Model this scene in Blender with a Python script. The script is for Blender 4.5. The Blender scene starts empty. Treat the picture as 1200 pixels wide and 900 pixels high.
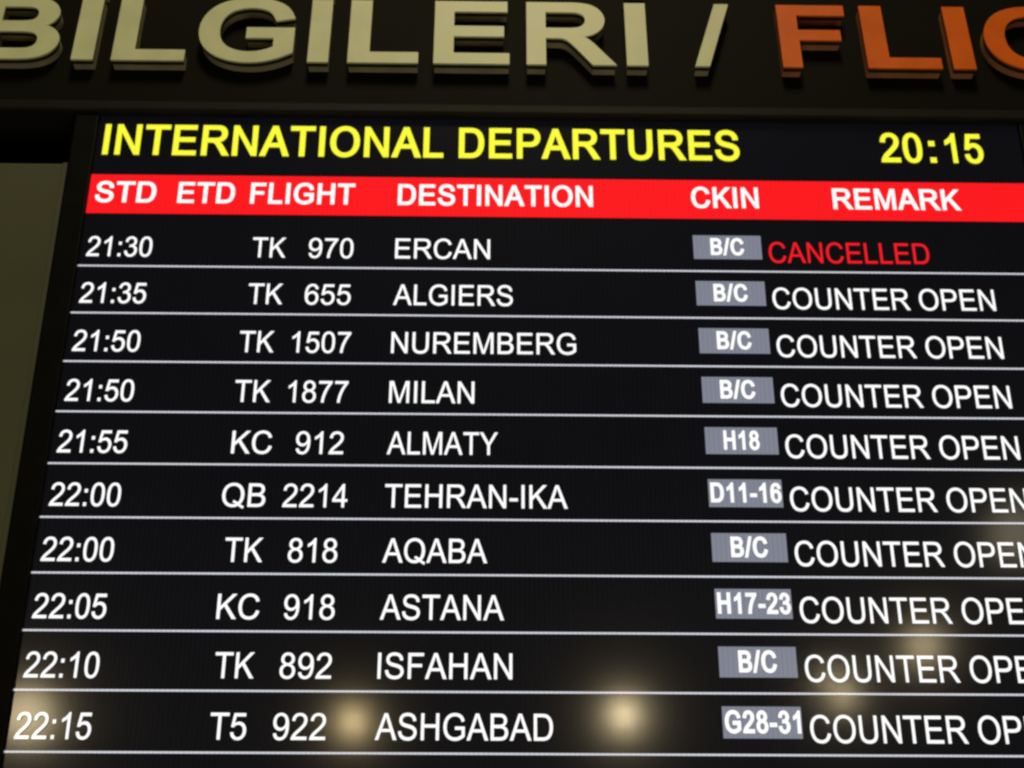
import bpy, bmesh, math, re, random
from mathutils import Vector, Matrix
from mathutils.geometry import delaunay_2d_cdt

random.seed(4)
scene = bpy.context.scene
COL = scene.collection
S = 0.07                                   # metres per row of the flight list
TILT = math.radians(5.56)                  # the display leans forward by this much; the sign above is plumb
CAM_Z = 1.62

# ---------------------------------------------------------------- frames
# board frame: u to the right, v down (one unit per flight row), w into the display.
# camera pose solved from the photograph, in the board frame
CR = Matrix(((0.9998757419082446, -0.0012790548151742401, -0.015711930569386853),
             (0.007969779742357795, 0.9009561146439219, 0.4338370225056212),
             (0.013600858586712707, -0.433908335371037, 0.9008543573415162)))
CT = Vector((-8.124308982914652, -2.2137328797505806, 27.153182263636147))
CC = -(CR.transposed() @ CT)               # camera centre (u, v, w)
O = Vector((9.0, -3.75, -0.35))            # point shared by the board frame and the sign frame

ROT = Matrix.Rotation(TILT, 3, 'X')


def uvw(u, v, w):
    return Vector((u * S, w * S, -v * S))


_c = ROT @ (uvw(*CC) - uvw(*O))
O_WORLD = Vector((0, 0, CAM_Z - _c.z))     # world position of O


def to_world(u, v, w):
    return O_WORLD + ROT @ (uvw(u, v, w) - uvw(*O))


# ---------------------------------------------------------------- camera
cam_data = bpy.data.cameras.new('camera')
cam = bpy.data.objects.new('camera', cam_data)
COL.objects.link(cam)
ax = [ROT @ Vector((r[0], r[2], -r[1])) for r in CR]     # right, down, forward in world axes
m = Matrix((ax[0], -ax[1], -ax[2])).transposed()
cam.matrix_world = Matrix.Translation(to_world(*CC)) @ m.to_4x4()
cam_data.sensor_width = 36.0
cam_data.lens = 51.0
cam_data.clip_start = 0.05
cam_data.clip_end = 200
cam_data.dof.use_dof = True
cam_data.dof.focus_distance = 1.58
cam_data.dof.aperture_fstop = 11.0
scene.camera = cam

# ---------------------------------------------------------------- world, exposure
world = bpy.data.worlds.new('World')
scene.world = world
world.use_nodes = True
bg = world.node_tree.nodes['Background']
bg.inputs['Color'].default_value = (1.0, 0.86, 0.60, 1)
bg.inputs['Strength'].default_value = 0.014
scene.view_settings.view_transform = 'Standard'
scene.view_settings.look = 'None'
scene.view_settings.exposure = 0.0
scene.view_settings.gamma = 1.0
scene.render.engine = 'CYCLES'
scene.cycles.filter_width = 2.5
scene.cycles.use_denoising = True


# ---------------------------------------------------------------- hall lamps mirrored in the display, and added area fills
def area(name, loc, target, size, sizey, power, color):
    d = bpy.data.lights.new(name, 'AREA')
    d.shape = 'RECTANGLE'
    d.size, d.size_y, d.energy, d.color = size, sizey, power, color
    o = bpy.data.objects.new(name, d)
    o.location = loc
    o.rotation_euler = (Vector(target) - Vector(loc)).to_track_quat('-Z', 'Y').to_euler()
    COL.objects.link(o)
    return o


def hall_lamp(px, py, dist, radius, power, color):
    """a round hall lamp standing where the display mirrors it"""
    d = CR.transposed() @ Vector(((px - 600) / 1700, (py - 450) / 1700, 1.0))
    s = -CC.z / d.z
    hit = CC + d * s
    d.normalize()
    r = Vector((d.x, d.y, -d.z))
    p = hit + r * (dist / S)
    l = bpy.data.lights.new('hall_lamp', 'POINT')
    l.energy, l.shadow_soft_size, l.color = power, radius, color
    o = bpy.data.objects.new('hall_lamp', l)
    o.location = to_world(*p)
    COL.objects.link(o)
    return o


area('floor_bounce_fill', O_WORLD + Vector((0.0, -0.75, -2.3)), O_WORLD, 0.9, 1.2, 8, (1.0, 0.86, 0.60))  # added fill from below, brightens the undersides of the sign letters
WARM = (1.0, 0.80, 0.46)
area('overhead_sign_fill', O_WORLD + Vector((0.0, -2.6, 3.0)), O_WORLD, 0.7, 1.2, 74, (1.0, 0.84, 0.52))  # added area light with no known fixture, lights the sign letters from above
hall_lamp(413, 846, 8.5, 0.045, 25, (1.0, 0.76, 0.38))
hall_lamp(731, 838, 8.5, 0.060, 36, WARM)
hall_lamp(30, 838, 8.5, 0.150, 44, WARM)
hall_lamp(1082, 757, 9.5, 0.100, 20, WARM)
hall_lamp(989, 816, 9.0, 0.045, 12, WARM)
hall_lamp(974, 797, 9.0, 0.040, 6, WARM)  # extra lamp added to stretch the neighbouring reflection into a streak
hall_lamp(1190, 625, 11.0, 0.200, 15, (1.0, 0.86, 0.58))


# ---------------------------------------------------------------- materials
def mat(name):
    m_ = bpy.data.materials.new(name)
    m_.use_nodes = True
    return m_, m_.node_tree.nodes, m_.node_tree.links, m_.node_tree.nodes['Principled BSDF']


def painted(name, color, rough, amount=0.25, scale=18.0, spec=0.4, bump=0.0):
    m_, N, L, b = mat(name)
    tc = N.new('ShaderNodeTexCoord')
    n = N.new('ShaderNodeTexNoise')
    n.inputs['Scale'].default_value = scale
    n.inputs['Detail'].default_value = 6
    L.new(tc.outputs['Object'], n.inputs['Vector'])
    r = N.new('ShaderNodeValToRGB')
    r.color_ramp.elements[0].position = 0.3
    r.color_ramp.elements[1].position = 0.75
    r.color_ramp.elements[0].color = tuple(c * (1 - amount) for c in color) + (1,)
    r.color_ramp.elements[1].color = tuple(min(1, c * (1 + amount * 0.4)) for c in color) + (1,)
    L.new(n.outputs['Fac'], r.inputs['Fac'])
    L.new(r.outputs['Color'], b.inputs['Base Color'])
    mr = N.new('ShaderNodeMapRange')
    mr.inputs['To Min'].default_value = max(0.02, rough - 0.08)
    mr.inputs['To Max'].default_value = rough + 0.08
    L.new(n.outputs['Fac'], mr.inputs['Value'])
    L.new(mr.outputs['Result'], b.inputs['Roughness'])
    b.inputs['Specular IOR Level'].default_value = spec
    if bump:
        n2 = N.new('ShaderNodeTexNoise')
        n2.inputs['Scale'].default_value = scale * 14
        L.new(tc.outputs['Object'], n2.inputs['Vector'])
        bp_ = N.new('ShaderNodeBump')
        bp_.inputs['Strength'].default_value = bump
        bp_.inputs['Distance'].default_value = 0.002
        L.new(n2.outputs['Fac'], bp_.inputs['Height'])
        L.new(bp_.outputs['Normal'], b.inputs['Normal'])
    return m_


def lit(name, color, strength=1.0, grid=0.0):
    """a lit area of the display under its semi-matt front glass"""
    m_, N, L, b = mat(name)
    b.inputs['Base Color'].default_value = (0.004, 0.004, 0.005, 1)
    b.inputs['Roughness'].default_value = 0.24
    b.inputs['Specular IOR Level'].default_value = 0.06
    b.inputs['Coat Weight'].default_value = 0.5
    b.inputs['Coat Roughness'].default_value = 0.092
    b.inputs['Emission Color'].default_value = tuple(color) + (1,)
    b.inputs['Emission Strength'].default_value = strength
    if grid:
        tc = N.new('ShaderNodeTexCoord')
        n = N.new('ShaderNodeTexNoise')
        n.inputs['Scale'].default_value = 9
        n.inputs['Detail'].default_value = 3
        L.new(tc.outputs['Object'], n.inputs['Vector'])
        w = N.new('ShaderNodeTexWave')
        w.wave_type = 'BANDS'
        w.bands_direction = 'X'
        w.inputs['Scale'].default_value = 55.0
        L.new(tc.outputs['Object'], w.inputs['Vector'])
        a = N.new('ShaderNodeMath')
        a.operation = 'ADD'
        L.new(n.outputs['Fac'], a.inputs[0])
        L.new(w.outputs['Fac'], a.inputs[1])
        mr = N.new('ShaderNodeMapRange')
        mr.inputs['From Max'].default_value = 2.0
        mr.inputs['To Min'].default_value = strength * (1 - grid)
        mr.inputs['To Max'].default_value = strength * (1 + grid)
        L.new(a.outputs[0], mr.inputs['Value'])
        L.new(mr.outputs['Result'], b.inputs['Emission Strength'])
    return m_


M_PANEL = lit('display_black', (0.58, 0.64, 1.0), 0.0046, 0.35)
M_WHITE = lit('display_white', (1.0, 1.0, 1.0), 1.05)
M_YELLOW = lit('display_yellow', (1.0, 1.0, 0.045), 1.0)
M_RED = lit('display_red', (1.0, 0.0095, 0.0135), 1.0, 0.07)
M_REDTEXT = lit('display_red_text', (1.0, 0.012, 0.020), 0.92)
M_LINE = lit('display_divider', (0.86, 0.88, 0.96), 0.74, 0.16)
M_GREY = lit('display_grey', (0.215, 0.228, 0.285), 1.0, 0.12)
M_BEZEL = painted('black_plastic', (0.0048, 0.005, 0.0042), 0.5, 0.3, 30, 0.07, 0.1)
M_FASCIA = painted('dark_fascia', (0.0072, 0.0076, 0.0042), 0.6, 0.3, 9, 0.04, 0.1)
M_TRIM = painted('dark_trim', (0.0125, 0.013, 0.010), 0.55, 0.25, 12, 0.08)
M_CREAM = painted('cream_acrylic', (0.76, 0.82, 0.52), 0.42, 0.14, 22, 0.3, 0.04)
M_CREAM_SHADED = painted('cream_return_shaded', (0.40, 0.37, 0.24), 0.6, 0.25, 30, 0.1)  # cream darkened: the shade on the letter sides is put into the colour
M_ORANGE = painted('orange_acrylic', (0.90, 0.155, 0.004), 0.45, 0.16, 22, 0.2, 0.04)
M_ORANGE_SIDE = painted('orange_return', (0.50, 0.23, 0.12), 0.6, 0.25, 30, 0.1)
M_CORE = painted('brown_spacer', (0.035, 0.027, 0.014), 0.6, 0.3, 30, 0.2)
M_OLIVE = painted('olive_panel', (0.092, 0.100, 0.056), 0.55, 0.12, 5, 0.3, 0.08)
M_EDGE = painted('olive_edge', (0.104, 0.110, 0.072), 0.5, 0.15, 8, 0.3)
M_WALL = painted('dark_wall', (0.003, 0.0034, 0.0024), 0.9, 0.3, 6, 0.02)  # near-black base colour carries the lack of light on the wall

# ---------------------------------------------------------------- lettering (grotesque capitals and figures, 1466 = cap height)
GLYPHS = {
 'A': (1366, "M-3 0 L560 1466 L769 1466 L1369 0 L1148 0 L977 444 L364 444 L203 0 Z M420 602 L917 602 L764 1008 Q694 1193 660 1312 Q632 1171 581 1032 Z"),
 'B': (1366, "M150 0 V1466 H700 Q868 1466 969.5 1421.5 Q1071 1377 1128.5 1284.5 Q1186 1192 1186 1091 Q1186 997 1135 914 Q1084 831 981 780 Q1114 741 1185.5 647 Q1257 553 1257 425 Q1257 322 1213.5 233.5 Q1170 145 1106 97 Q1042 49 945.5 24.5 Q849 0 709 0 Z M344 850 H661 Q790 850 846 867 Q920 889 957.5 940 Q995 991 995 1068 Q995 1141 960 1196.5 Q925 1252 860 1272.5 Q795 1293 637 1293 H344 Z M344 173 H709 Q803 173 841 180 Q908 192 953 220 Q998 248 1027 301.5 Q1056 355 1056 425 Q1056 507 1014 567.5 Q972 628 897.5 652.5 Q823 677 683 677 H344 Z"),
 'C': (1479, "M1204 514 L1398 465 Q1337 226 1178.5 100.5 Q1020 -25 791 -25 Q554 -25 405.5 71.5 Q257 168 179.5 351 Q102 534 102 744 Q102 973 189.5 1143.5 Q277 1314 438.5 1402.5 Q600 1491 794 1491 Q1014 1491 1164 1379 Q1314 1267 1373 1064 L1182 1019 Q1131 1179 1034 1252 Q937 1325 790 1325 Q621 1325 507.5 1244 Q394 1163 348 1026.5 Q302 890 302 745 Q302 558 356.5 418.5 Q411 279 526 210 Q641 141 775 141 Q938 141 1051 235 Q1164 329 1204 514 Z"),
 'D': (1479, "M158 0 V1466 H663 Q834 1466 924 1445 Q1050 1416 1139 1340 Q1255 1242 1312.5 1089.5 Q1370 937 1370 741 Q1370 574 1331 445 Q1292 316 1231 231.5 Q1170 147 1097.5 98.5 Q1025 50 922.5 25 Q820 0 687 0 Z M352 173 H665 Q810 173 892.5 200 Q975 227 1024 276 Q1093 345 1131.5 461.5 Q1170 578 1170 744 Q1170 974 1094.5 1097.5 Q1019 1221 911 1263 Q833 1293 660 1293 H352 Z"),
 'E': (1366, "M162 0 V1466 H1222 V1293 H356 V844 H1167 V672 H356 V173 H1256 V0 Z"),
 'F': (1251, "M168 0 V1466 H1157 V1293 H362 V839 H1050 V666 H362 V0 Z"),
 'G': (1593, "M844 575 V747 L1465 748 V204 Q1322 90 1170 32.5 Q1018 -25 858 -25 Q642 -25 465.5 67.5 Q289 160 199 335 Q109 510 109 726 Q109 940 198.5 1125.5 Q288 1311 456 1401 Q624 1491 843 1491 Q1002 1491 1130.5 1439.5 Q1259 1388 1332 1296 Q1405 1204 1443 1056 L1268 1008 Q1235 1120 1186 1184 Q1137 1248 1046 1286.5 Q955 1325 844 1325 Q711 1325 614 1284.5 Q517 1244 457.5 1178 Q398 1112 365 1033 Q309 897 309 738 Q309 542 376.5 410 Q444 278 573 214 Q702 150 847 150 Q973 150 1093 198.5 Q1213 247 1275 302 V575 Z"),
 'H': (1479, "M164 0 V1466 H358 V864 H1120 V1466 H1314 V0 H1120 V691 H358 V0 Z"),
 'I': (569, "M191 0 V1466 H385 V0 Z"),
 'K': (1366, "M150 0 V1466 H344 V739 L1072 1466 H1335 L720 872 L1362 0 H1106 L584 742 L344 508 V0 Z"),
 'L': (1139, "M150 0 V1466 H344 V173 H1067 V0 Z"),
 'M': (1706, "M152 0 V1466 H444 L791 428 Q839 283 861 211 Q886 291 939 446 L1290 1466 H1551 V0 H1364 V1227 L938 0 H763 L339 1248 V0 Z"),
 'N': (1479, "M156 0 V1466 H355 L1125 315 V1466 H1311 V0 H1112 L342 1152 V0 Z"),
 'O': (1593, "M99 714 Q99 1079 295 1285.5 Q491 1492 801 1492 Q1004 1492 1167 1395 Q1330 1298 1415.5 1124.5 Q1501 951 1501 731 Q1501 508 1411 332 Q1321 156 1156 65.5 Q991 -25 800 -25 Q593 -25 430 75 Q267 175 183 348 Q99 521 99 714 Z M299 711 Q299 446 441.5 293.5 Q584 141 799 141 Q1018 141 1159.5 295 Q1301 449 1301 732 Q1301 911 1240.5 1044.5 Q1180 1178 1063.5 1251.5 Q947 1325 802 1325 Q596 1325 447.5 1183.5 Q299 1042 299 711 Z"),
 'P': (1366, "M158 0 V1466 H711 Q857 1466 934 1452 Q1042 1434 1115 1383.5 Q1188 1333 1232.5 1242 Q1277 1151 1277 1042 Q1277 855 1158 725.5 Q1039 596 728 596 H352 V0 Z M352 769 H731 Q919 769 998 839 Q1077 909 1077 1036 Q1077 1128 1030.5 1193.5 Q984 1259 908 1280 Q859 1293 727 1293 H352 Z"),
 'Q': (1593, "M1268 157 Q1403 64 1517 21 L1460 -114 Q1302 -57 1145 66 Q982 -25 785 -25 Q586 -25 424 71 Q262 167 174.5 341 Q87 515 87 733 Q87 950 175 1128 Q263 1306 425.5 1399 Q588 1492 789 1492 Q992 1492 1155 1395.5 Q1318 1299 1403.5 1124 Q1489 949 1489 729 Q1489 546 1433.5 400 Q1378 254 1268 157 Z M838 405 Q1006 358 1115 265 Q1286 421 1286 734 Q1286 912 1225.5 1045 Q1165 1178 1048.5 1251.5 Q932 1325 786 1325 Q567 1325 423 1175.5 Q279 1026 279 733 Q279 449 421.5 297 Q564 145 786 145 Q891 145 984 184 Q892 244 790 269 Z"),
 'R': (1479, "M161 0 V1466 H811 Q1007 1466 1109 1426.5 Q1211 1387 1272 1287 Q1333 1187 1333 1066 Q1333 910 1232 803 Q1131 696 920 667 Q997 630 1037 594 Q1122 516 1198 399 L1453 0 H1209 L1015 305 Q930 437 875 507 Q820 577 776.5 605 Q733 633 688 644 Q655 651 580 651 H355 V0 Z M355 819 H772 Q905 819 980 846.5 Q1055 874 1094 934.5 Q1133 995 1133 1066 Q1133 1170 1057.5 1237 Q982 1304 819 1304 H355 Z"),
 'S': (1366, "M92 471 L275 487 Q288 377 335.5 306.5 Q383 236 483 192.5 Q583 149 708 149 Q819 149 904 182 Q989 215 1030.5 272.5 Q1072 330 1072 398 Q1072 467 1032 518.5 Q992 570 900 605 Q841 628 639 676.5 Q437 725 356 768 Q251 823 199.5 904.5 Q148 986 148 1087 Q148 1198 211 1294.5 Q274 1391 395 1441 Q516 1491 664 1491 Q827 1491 951.5 1438.5 Q1076 1386 1143 1284 Q1210 1182 1215 1053 L1029 1039 Q1014 1178 927.5 1249 Q841 1320 672 1320 Q496 1320 415.5 1255.5 Q335 1191 335 1100 Q335 1021 392 970 Q448 919 684.5 865.5 Q921 812 1009 772 Q1137 713 1198 622.5 Q1259 532 1259 414 Q1259 297 1192 193.5 Q1125 90 999.5 32.5 Q874 -25 717 -25 Q518 -25 383.5 33 Q249 91 172.5 207.5 Q96 324 92 471 Z"),
 'T': (1251, "M531 0 V1293 H48 V1466 H1210 V1293 H725 V0 Z"),
 'U': (1479, "M1120 1466 H1314 V619 Q1314 398 1264 268 Q1214 138 1083.5 56.5 Q953 -25 741 -25 Q535 -25 404 46 Q273 117 217 251.5 Q161 386 161 619 V1466 H355 V620 Q355 429 390.5 338.5 Q426 248 512.5 199 Q599 150 724 150 Q938 150 1029 247 Q1120 344 1120 620 Z"),
 'Y': (1366, "M571 0 V621 L6 1466 H242 L531 1024 Q611 900 680 776 Q746 891 840 1035 L1124 1466 H1350 L765 621 V0 Z"),
 '0': (1139, "M85 723 Q85 983 138.5 1141.5 Q192 1300 297.5 1386 Q403 1472 563 1472 Q681 1472 770 1424.5 Q859 1377 917 1287.5 Q975 1198 1008 1069.5 Q1041 941 1041 723 Q1041 465 988 306.5 Q935 148 829.5 61.5 Q724 -25 563 -25 Q351 -25 230 127 Q85 310 85 723 Z M270 723 Q270 362 354.5 242.5 Q439 123 563 123 Q687 123 771.5 243 Q856 363 856 723 Q856 1085 771.5 1204 Q687 1323 561 1323 Q437 1323 363 1218 Q270 1084 270 723 Z"),
 '1': (1139, "M763 0 H583 V1147 Q518 1085 412.5 1023 Q307 961 223 930 V1104 Q374 1175 487 1276 Q600 1377 647 1472 H763 Z"),
 '2': (1139, "M1031 173 V0 H62 Q60 65 83 125 Q120 224 201.5 320 Q283 416 437 542 Q676 738 760 852.5 Q844 967 844 1069 Q844 1176 767.5 1249.5 Q691 1323 568 1323 Q438 1323 360 1245 Q282 1167 281 1029 L96 1048 Q115 1255 239 1363.5 Q363 1472 572 1472 Q783 1472 906 1355 Q1029 1238 1029 1065 Q1029 977 993 892 Q957 807 873.5 713 Q790 619 596 455 Q434 319 388 270.5 Q342 222 312 173 Z"),
 '3': (1139, "M86 387 L266 411 Q297 258 371.5 190.5 Q446 123 553 123 Q680 123 767.5 211 Q855 299 855 429 Q855 553 774 633.5 Q693 714 568 714 Q517 714 441 694 L461 852 Q479 850 490 850 Q605 850 697 910 Q789 970 789 1095 Q789 1194 722 1259 Q655 1324 549 1324 Q444 1324 374 1258 Q304 1192 284 1060 L104 1092 Q137 1273 254 1372.5 Q371 1472 545 1472 Q665 1472 766 1420.5 Q867 1369 920.5 1280 Q974 1191 974 1091 Q974 996 923 918 Q872 840 772 794 Q902 764 974 669.5 Q1046 575 1046 433 Q1046 241 906 107.5 Q766 -26 552 -26 Q359 -26 231.5 89 Q104 204 86 387 Z"),
 '4': (1139, "M662 0 V351 H26 V516 L695 1466 H842 V516 H1040 V351 H842 V0 Z M662 516 V1177 L203 516 Z"),
 '5': (1139, "M85 384 L274 400 Q295 262 371.5 192.5 Q448 123 556 123 Q686 123 776 221 Q866 319 866 481 Q866 635 779.5 724 Q693 813 553 813 Q466 813 396 773.5 Q326 734 286 671 L117 693 L259 1446 H988 V1274 H403 L324 880 Q456 972 601 972 Q793 972 925 839 Q1057 706 1057 497 Q1057 298 941 153 Q800 -25 556 -25 Q356 -25 229.5 87 Q103 199 85 384 Z"),
 '6': (1139, "M1019 1107 L840 1093 Q816 1199 772 1247 Q699 1324 592 1324 Q506 1324 441 1276 Q356 1214 307 1095 Q258 976 256 756 Q321 855 415 903 Q509 951 612 951 Q792 951 918.5 818.5 Q1045 686 1045 476 Q1045 338 985.5 219.5 Q926 101 822 38 Q718 -25 586 -25 Q361 -25 219 140.5 Q77 306 77 686 Q77 1111 234 1304 Q371 1472 603 1472 Q776 1472 886.5 1375 Q997 1278 1019 1107 Z M284 475 Q284 382 323.5 297 Q363 212 434 167.5 Q505 123 583 123 Q697 123 779 215 Q861 307 861 465 Q861 617 780 704.5 Q699 792 576 792 Q454 792 369 704.5 Q284 617 284 475 Z"),
 '7': (1139, "M97 1274 V1447 H1046 V1307 Q906 1158 768.5 911 Q631 664 556 403 Q502 219 487 0 H302 Q305 173 370 418 Q435 663 556.5 890.5 Q678 1118 815 1274 Z"),
 '8': (1139, "M362 795 Q250 836 196 912 Q142 988 142 1094 Q142 1254 257 1363 Q372 1472 563 1472 Q755 1472 872 1360.5 Q989 1249 989 1089 Q989 987 935.5 911.5 Q882 836 773 795 Q908 751 978.5 653 Q1049 555 1049 419 Q1049 231 916 103 Q783 -25 566 -25 Q349 -25 216 103.5 Q83 232 83 424 Q83 567 155.5 663.5 Q228 760 362 795 Z M326 1100 Q326 996 393 930 Q460 864 567 864 Q671 864 737.5 929.5 Q804 995 804 1090 Q804 1189 735.5 1256.5 Q667 1324 565 1324 Q462 1324 394 1258 Q326 1192 326 1100 Z M268 423 Q268 346 304.5 274 Q341 202 413 162.5 Q485 123 568 123 Q697 123 781 206 Q865 289 865 417 Q865 547 778.5 632 Q692 717 562 717 Q435 717 351.5 633 Q268 549 268 423 Z"),
 ':': (569, "M185 857 V1062 H390 V857 Z M185 0 V205 H390 V0 Z"),
 '-': (682, "M65 440 V621 H618 V440 Z"),
 '/': (569, "M0 -25 L425 1491 H569 L145 -25 Z"),
 ' ': (569, ""),
 '9': (1139, 'TURNED 6'),
}
CAP = 1466.0


def outlines(path, steps=7):
    if path == 'TURNED 6':                     # the nine is a six turned upside down
        return [[(1132 - x, 1447 - y) for x, y in p] for p in outlines(GLYPHS['6'][1], steps)]
    out, cur, pos = [], [], (0.0, 0.0)
    for cmd, args in re.findall(r'([MLHVQZ])([^MLHVQZ]*)', path):
        n = [float(x) for x in args.split()]
        if cmd == 'M':
            cur = [(n[0], n[1])]
        elif cmd == 'L':
            cur.append((n[0], n[1]))
        elif cmd == 'H':
            cur.append((n[0], pos[1]))
        elif cmd == 'V':
            cur.append((pos[0], n[0]))
        elif cmd == 'Q':
            for i in range(1, steps + 1):
                t = i / steps
                cur.append(tuple((1 - t) ** 2 * pos[k] + 2 * t * (1 - t) * n[k] + t * t * n[2 + k] for k in (0, 1)))
        elif cmd == 'Z':
            clean = []
            for q in cur:
                if not clean or math.dist(q, clean[-1]) > 0.5:
                    clean.append(q)
            if math.dist(clean[0], clean[-1]) < 0.5:
                clean.pop()
            out.append(clean)
            continue
        pos = cur[-1]
    return out


def grow(poly, gx, gy):
    """push an outline outwards (ink on the right of the direction of travel)"""
    n, out = len(poly), []
    for i in range(n):
        p0, p1, p2 = poly[i - 1], poly[i], poly[(i + 1) % n]
        d1 = Vector((p1[0] - p0[0], p1[1] - p0[1])).normalized()
        d2 = Vector((p2[0] - p1[0], p2[1] - p1[1])).normalized()
        n1, n2 = Vector((-d1.y, d1.x)), Vector((-d2.y, d2.x))
        b = n1 + n2
        if b.length < 1e-4:
            b = n1
        b.normalize()
        k = 1.0 / max(0.45, b.dot(n1))
        out.append((p1[0] + b.x * k * gx, p1[1] + b.y * k * gy))
    return out


def string_outlines(text, gx=0.0, gy=0.0, track=0.0):
    """all outlines of a string in font units, the cap height kept at 1466"""
    res, pen = [], 0.0
    for ch in text:
        adv, path = GLYPHS[ch]
        for poly in outlines(path):
            q = grow(poly, gx, gy) if (gx or gy) else poly
            ky = CAP / (CAP + 2 * gy)
            res.append([(pen + gx + x, (y + gy) * ky) for x, y in q])
        pen += adv + 1.6 * gx + track
    return res


def place(polys, x0, x1, base, cap):
    """fit outlines to the ink span x0..x1; returns polygons with y up"""
    xs = [x for p in polys for x, _ in p]
    a, b = min(xs), max(xs)
    k = (x1 - x0) / (b - a)
    return [[(x0 + (x - a) * k, base + y / CAP * cap) for x, y in p] for p in polys]


def winding(polys, x, y):
    w = 0
    for p in polys:
        for (x0, y0), (x1, y1) in zip(p, p[1:] + p[:1]):
            if (y0 <= y) != (y1 <= y):
                if x0 + (y - y0) / (y1 - y0) * (x1 - x0) > x:
                    w += 1 if y1 > y0 else -1
    return w


def fill(polys, half=0.0):
    """outlines -> flat (or, with half > 0, solid) mesh in the xy plane, nonzero winding rule"""
    bm = bmesh.new()
    boxes = [(min(x for x, _ in p), max(x for x, _ in p)) for p in polys]
    groups = []                                    # glyphs that share an x range are filled together
    for p, (a, b) in sorted(zip(polys, boxes), key=lambda t: t[1][0]):
        if groups and a < groups[-1][1] - 1e-9:
            groups[-1][0].append(p)
            groups[-1][1] = max(groups[-1][1], b)
        else:
            groups.append([[p], b])
    for ps, _ in groups:
        verts, edges = [], []
        for p in ps:
            k = len(verts)
            verts += [Vector(q) for q in p]
            edges += [(k + n, k + (n + 1) % len(p)) for n in range(len(p))]
        vo, _, fo, _, _, _ = delaunay_2d_cdt(verts, edges, [], 0, 1e-6)
        vs = [bm.verts.new((v.x, v.y, 0)) for v in vo]
        for f in fo:
            cx, cy = sum(vo[n].x for n in f) / len(f), sum(vo[n].y for n in f) / len(f)
            if winding(ps, cx, cy):
                bm.faces.new([vs[n] for n in f])
    bmesh.ops.delete(bm, geom=[v for v in bm.verts if not v.link_faces], context='VERTS')
    bmesh.ops.dissolve_limit(bm, angle_limit=0.001, verts=bm.verts, edges=bm.edges)
    for f in bm.faces:
        if f.normal.z < 0:
            f.normal_flip()
    if half:
        r = bmesh.ops.extrude_face_region(bm, geom=bm.faces[:], use_keep_orig=True)
        top = [g for g in r['geom'] if isinstance(g, bmesh.types.BMVert)]
        ts = set(top)
        for v in bm.verts:
            v.co.z = half if v in ts else -half
        bmesh.ops.recalc_face_normals(bm, faces=bm.faces[:])
    me = bpy.data.meshes.new('m')
    bm.to_mesh(me)
    bm.free()
    return me


# ---------------------------------------------------------------- object helpers
def tag(o, label=None, cat=None, group=None, kind=None):
    for k, v in (('label', label), ('category', cat), ('group', group), ('kind', kind)):
        if v:
            o[k] = v
    return o


def empty(name, loc, tilt=0.0):
    o = bpy.data.objects.new(name, None)
    o.location = loc
    o.rotation_euler = (tilt, 0, 0)
    o.empty_display_size = 0.1
    COL.objects.link(o)
    return o


def link(name, me, mats, parent=None, loc=(0, 0, 0)):
    me.name = name
    if len(me.materials):
        me.materials.clear()
    for m_ in (mats if isinstance(mats, (list, tuple)) else [mats]):
        me.materials.append(m_)
    o = bpy.data.objects.new(name, me)
    o.location = loc
    COL.objects.link(o)
    if parent:
        o.parent = parent
    return o


def from_bm(bm):
    me = bpy.data.meshes.new('m')
    bm.to_mesh(me)
    bm.free()
    return me


def add_box(bm, x0, x1, y0, y1, z0, z1, bevel=0.0, mi=0):
    r = bmesh.ops.create_cube(bm, size=1.0)
    vs = r['verts']
    for v in vs:
        v.co = ((x0 + x1) / 2 + v.co.x * (x1 - x0), (y0 + y1) / 2 + v.co.y * (y1 - y0), (z0 + z1) / 2 + v.co.z * (z1 - z0))
    fs = {f for v in vs for f in v.link_faces}
    for f in fs:
        f.material_index = mi
    if bevel:
        es = list({e for v in vs for e in v.link_edges})
        bmesh.ops.bevel(bm, geom=es, offset=bevel, segments=2, affect='EDGES', profile=0.5)


def recenter(me):
    """move the mesh so that its origin sits in the middle of its bounds; returns that point"""
    co = [v.co for v in me.vertices]
    c = Vector([(min(p[i] for p in co) + max(p[i] for p in co)) / 2 for i in range(3)])
    me.transform(Matrix.Translation(-c))
    return c


# ================================================================ WALL behind everything
bm = bmesh.new()
add_box(bm, -3.2, 3.2, 0.0, 0.15, -2.4, 1.6)
wall = link('wall', from_bm(bm), M_WALL, None, (0, 0.26, O_WORLD.z))
tag(wall, 'wall coloured near-black as if unlit behind the departures board and sign', 'wall')

# ================================================================ DEPARTURES BOARD
U0, U1, V0, V1 = 0.0, 18.17, -3.46, 10.12          # lit area of the display
BASE = (9.085, 10.62, 0.0)                          # bottom centre of the casing
board = empty('departures_board', to_world(*BASE), TILT)
tag(board, 'large black airport departures display listing ten flights under a red heading band', 'display')


def loc(u, v, w=0.0):
    return uvw(u, v, w) - uvw(*BASE)


def to_board(me, w):
    """xy mesh (u, -v) in rows -> board space at depth w"""
    b = uvw(*BASE)
    for v in me.vertices:
        x, y = v.co.x, v.co.y
        v.co = (x * S - b.x, w * S - b.y, y * S - b.z)


def shape(name, polys, material, parent, origin, w):
    """flat lit shape on the display, parented to a part whose own origin is known"""
    me = fill(polys)
    to_board(me, w)
    c = recenter(me)
    o = link(name, me, material, parent, c - origin)
    return o, c


def rect(u0, u1, v0, v1):
    return [(u0, -v1), (u0, -v0), (u1, -v0), (u1, -v1)]


ZERO = Vector((0, 0, 0))
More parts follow.
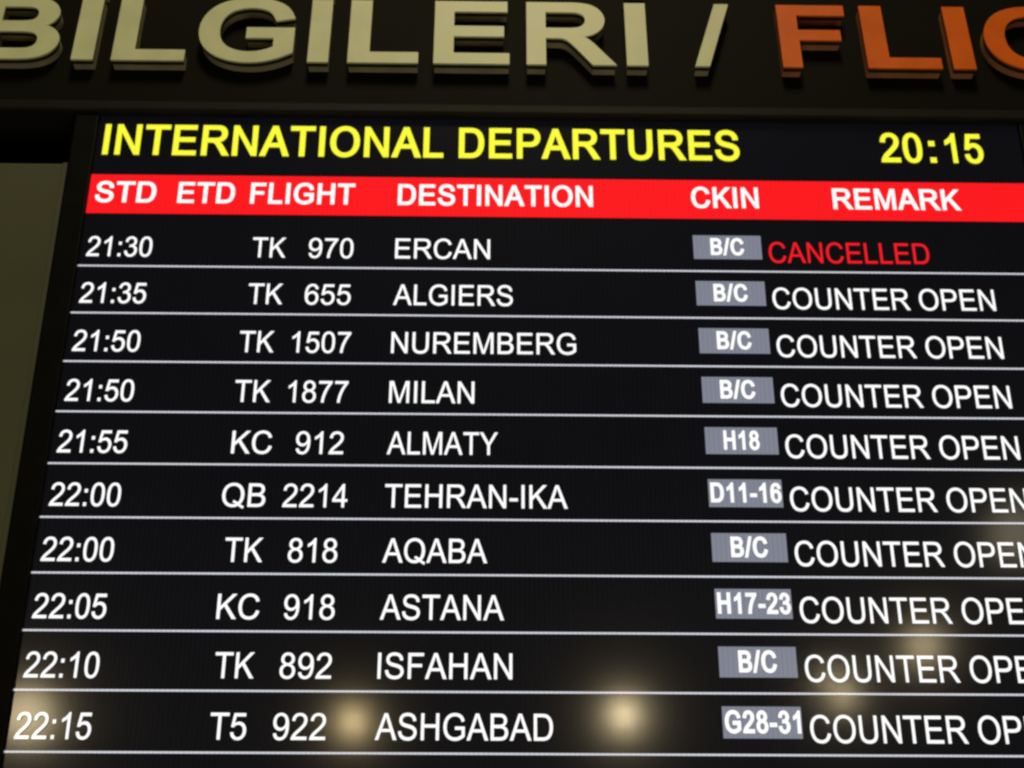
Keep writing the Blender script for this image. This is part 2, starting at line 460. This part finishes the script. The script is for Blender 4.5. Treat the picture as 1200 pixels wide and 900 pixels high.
# display panel
bm = bmesh.new()
a, b_ = loc(U0 - 0.1, V1 + 0.1, 0.0), loc(U1 + 0.1, V0 - 0.1, 0.9)
add_box(bm, a.x, b_.x, a.y, b_.y, a.z, b_.z)
link('screen', from_bm(bm), M_PANEL, board)

# casing: a frame standing slightly proud of the glass, with a body behind it
bm = bmesh.new()
bu, bv = 0.47, 0.24
for (p, q) in (((U0 - bu, V1 + 0.45), (U0, V0 - bv)), ((U1, V1 + 0.45), (U1 + bu, V0 - bv))):
    a, b_ = loc(p[0], p[1], -0.10), loc(q[0], q[1], 1.0)
    add_box(bm, a.x, b_.x, a.y, b_.y, a.z, b_.z, 0.0025)
for (p, q) in (((U0, V0), (U1, V0 - bv)), ((U0, V1 + 0.45), (U1, V1))):
    a, b_ = loc(p[0], p[1], -0.095), loc(q[0], q[1], 0.98)
    add_box(bm, a.x, b_.x, a.y, b_.y, a.z, b_.z, 0.002)
a, b_ = loc(U0 - 0.3, V1 + 0.3, 1.0), loc(U1 + 0.3, V0 - 0.1, 2.2)
add_box(bm, a.x, b_.x, a.y, b_.y, a.z, b_.z, 0.006)
link('bezel', from_bm(bm), M_BEZEL, board)

W1, W2, W3 = -0.012, -0.024, -0.036
BOLD = (50, 36)


def text(s, x0, x1, base, cap, bold=False, soft=5, track=0.0, heavy=0):
    g = (BOLD[0] + heavy, BOLD[1] + heavy * 0.7) if bold else (soft, soft)
    return place(string_outlines(s, g[0], g[1], track), x0, x1, -base, cap)


shape('board_title', text('INTERNATIONAL', 0.14, 6.78, -2.49, 0.715, True) + text('DEPARTURES', 7.08, 12.59, -2.49, 0.715, True), M_YELLOW, board, ZERO, W2)
shape('board_clock', text('20', 15.37, 16.20, -2.49, 0.70, True) + text(':', 16.335, 16.46, -2.49, 0.70, True)
      + text('15', 16.66, 17.40, -2.49, 0.70, True), M_YELLOW, board, ZERO, W2)

band, bc = shape('heading_band', [rect(0.0, 18.14, -2.035, -1.155)], M_RED, board, ZERO, W1)
for s, x0, x1 in (('STD', 0.13, 1.29), ('ETD', 1.71, 2.80), ('FLIGHT', 3.10, 5.10), ('DESTINATION', 5.93, 9.68),
                  ('CKIN', 11.58, 12.88), ('REMARK', 14.32, 16.80)):
    shape('column_heading', text(s, x0, x1, -1.395, 0.475, True), M_WHITE, band, bc, W2)

ROWS = [
    ('21:30', ('TK', 3.23, 3.86), ('970', 4.29, 5.13), 'ERCAN', 7.71, 'B/C', 'CANCELLED'),
    ('21:35', ('TK', 3.23, 3.87), ('655', 4.28, 5.13), 'ALGIERS', 8.14, 'B/C', 'COUNTER OPEN'),
    ('21:50', ('TK', 3.15, 3.78), ('1507', 4.11, 5.18), 'NUREMBERG', 9.30, 'B/C', 'COUNTER OPEN'),
    ('21:50', ('TK', 3.15, 3.79), ('1877', 4.11, 5.18), 'MILAN', 7.45, 'B/C', 'COUNTER OPEN'),
    ('21:55', ('KC', 3.18, 3.89), ('912', 4.31, 5.15), 'ALMATY', 7.88, 'H18', 'COUNTER OPEN'),
    ('22:00', ('QB', 3.10, 3.85), ('2214', 4.15, 5.27), 'TEHRAN-IKA', 9.10, 'D11-16', 'COUNTER OPEN'),
    ('22:00', ('TK', 3.23, 3.88), ('818', 4.31, 5.15), 'AQABA', 7.71, 'B/C', 'COUNTER OPEN'),
    ('22:05', ('KC', 3.19, 3.90), ('918', 4.31, 5.16), 'ASTANA', 8.00, 'H17-23', 'COUNTER OPEN'),
    ('22:10', ('TK', 3.24, 3.89), ('892', 4.31, 5.16), 'ISFAHAN', 8.14, 'B/C', 'COUNTER OPEN'),
    ('22:15', ('T5', 3.25, 3.84), ('922', 4.27, 5.12), 'ASHGABAD', 8.80, 'G28-31', 'COUNTER OPEN'),
]
for k, (tm, ca, nu, dest, dx, gate, rem) in enumerate(ROWS):
    row, rc = shape('flight_row', [rect(0.0, 18.14, k - 0.017, k + 0.017)], M_LINE, board, ZERO, W1)
    shape('departure_time', text(tm, 0.125, 1.345, k - 0.20, 0.435, soft=11), M_WHITE, row, rc, W2)
    shape('airline_code', text(ca[0], ca[1], ca[2], k - 0.205, 0.435), M_WHITE, row, rc, W2)
    shape('flight_number', text(nu[0], nu[1], nu[2], k - 0.205, 0.435), M_WHITE, row, rc, W2)
    shape('destination', text(dest, 5.92, dx, k - 0.21, 0.435), M_WHITE, row, rc, W2)
    # check-in counter box with its white code
    me = fill([rect(11.565, 12.86, k - 0.785, k - 0.265)])
    to_board(me, W1)
    span = (11.60, 12.84) if len(gate) > 3 else (11.89, 12.53)
    me2 = fill(text(gate, span[0], span[1], k - 0.345, 0.375, True, heavy=38))
    to_board(me2, W2)
    bm = bmesh.new()
    bm.from_mesh(me)
    n = len(bm.faces)
    bm.from_mesh(me2)
    bm.faces.ensure_lookup_table()
    for i, f in enumerate(bm.faces):
        f.material_index = 0 if i < n else 1
    me3 = from_bm(bm)
    c = recenter(me3)
    link('checkin_box', me3, [M_GREY, M_WHITE], row, c - rc)
    if rem == 'CANCELLED':
        o, _ = shape('remark', text(rem, 12.99, 16.04, k - 0.19, 0.45, soft=4), M_REDTEXT, row, rc, W2)
        tag(o, 'red cancelled remark')
    else:
        shape('remark', text(rem, 12.985, 17.15, k - 0.195, 0.45), M_WHITE, row, rc, W2)

# ================================================================ SIGN above the board
sign = empty('information_sign', O_WORLD)
tag(sign, 'black fascia with raised cream and orange sign letters above the departures board', 'sign')
FACE, BACK = 0.0, 0.30                                # letter faces and fascia, in rows of depth
bm = bmesh.new()
add_box(bm, -14 * S, 14 * S, BACK * S, (BACK + 1.3) * S, -0.02 * S, 5.2 * S, 0.003)
link('fascia', from_bm(bm), M_FASCIA, sign)
bm = bmesh.new()
add_box(bm, -14 * S, 14 * S, (BACK - 0.10) * S, (BACK + 1.2) * S, -0.30 * S, -0.025 * S, 0.004)
link('trim_strip', from_bm(bm), M_TRIM, sign)

LETTERS = [('B', -11.66, -9.99, 0), ('I', -9.68, -9.245, 0), ('L', -8.885, -7.435, 0), ('G', -7.22, -5.285, 0),
           ('I', -4.98, -4.56, 0), ('L', -4.18, -2.767, 0), ('E', -2.46, -0.936, 0), ('R', -0.59, 1.217, 0),
           ('I', 1.422, 1.85, 0), ('/', 2.79, 3.577, 0), ('F', 4.56, 5.949, 1), ('L', 6.275, 7.775, 1),
           ('I', 8.0, 8.455, 1), ('G', 8.752, 10.70, 1)]
LB, LCAP = 0.845, 1.73


def glyph(ch, shrink):
    g = (62 - shrink, 44 - shrink)
    adv, path = GLYPHS[ch]
    return [grow(p, *g) for p in outlines(path, 9)]


def letter_mesh(ch, x0, x1, w0, w1, shrink=0):
    full = glyph(ch, 0)
    xs = [x for p in full for x, _ in p]
    a, b = min(xs), max(xs)
    kx = (x1 - x0) / (b - a)
    ky = LCAP / (CAP + 88)
    if ch == '/':
        ky = LCAP / (1516 + 88)
    off = 44 if ch != '/' else 69
    polys = [[(x0 + (x - a) * kx, LB + (y + off) * ky) for x, y in p] for p in glyph(ch, shrink)]
    if ch == 'I' and x1 < 3:                      # dotted capital I of the Turkish word
        polys.append([(x0, LB + LCAP + 0.16), (x0, LB + LCAP + 0.52), (x1, LB + LCAP + 0.52), (x1, LB + LCAP + 0.16)])
    half = (w1 - w0) / 2
    me = fill(polys, half)
    mid = (w0 + w1) / 2
    for v in me.vertices:
        x, y, z = v.co
        v.co = (x * S, (mid - z) * S, y * S)
    return me


for ch, x0, x1, orange in LETTERS:
    face, side = (M_ORANGE, M_ORANGE_SIDE) if orange else (M_CREAM, M_CREAM_SHADED)
    f = letter_mesh(ch, x0, x1, FACE, FACE + 0.045, 0)
    c = recenter(f)
    o = link('slash' if ch == '/' else 'letter', f, face, sign, c)
    if orange:
        tag(o, 'orange raised letter')
    k_ = letter_mesh(ch, x0, x1, FACE + 0.046, FACE + 0.155, 14)
    link('spacer', k_, M_CORE, o, recenter(k_) - c)
    r = letter_mesh(ch, x0, x1, FACE + 0.156, BACK + 0.02, 12)
    link('letter_backing', r, side, o, recenter(r) - c)

# ================================================================ OLIVE PANEL to the left of the board
bm = bmesh.new()
a, b_ = uvw(-9.0, 12.5, 0.10), uvw(-0.535, -2.37, 0.55)
add_box(bm, a.x, b_.x, a.y, b_.y, a.z, b_.z, 0.004)
me = from_bm(bm)
c = recenter(me)
panel = link('side_panel', me, M_OLIVE, None, O_WORLD + ROT @ (c - uvw(*O)))
panel.rotation_euler = (TILT, 0, 0)
tag(panel, 'plain dull olive panel beside the left edge of the departures board', 'panel')
bm = bmesh.new()
a, b_ = uvw(-0.62, 12.4, 0.075), uvw(-0.528, -2.362, 0.40)
add_box(bm, a.x, b_.x, a.y, b_.y, a.z, b_.z, 0.001)
me = from_bm(bm)
e = recenter(me)
link('edge_trim', me, M_EDGE, panel, e - c)
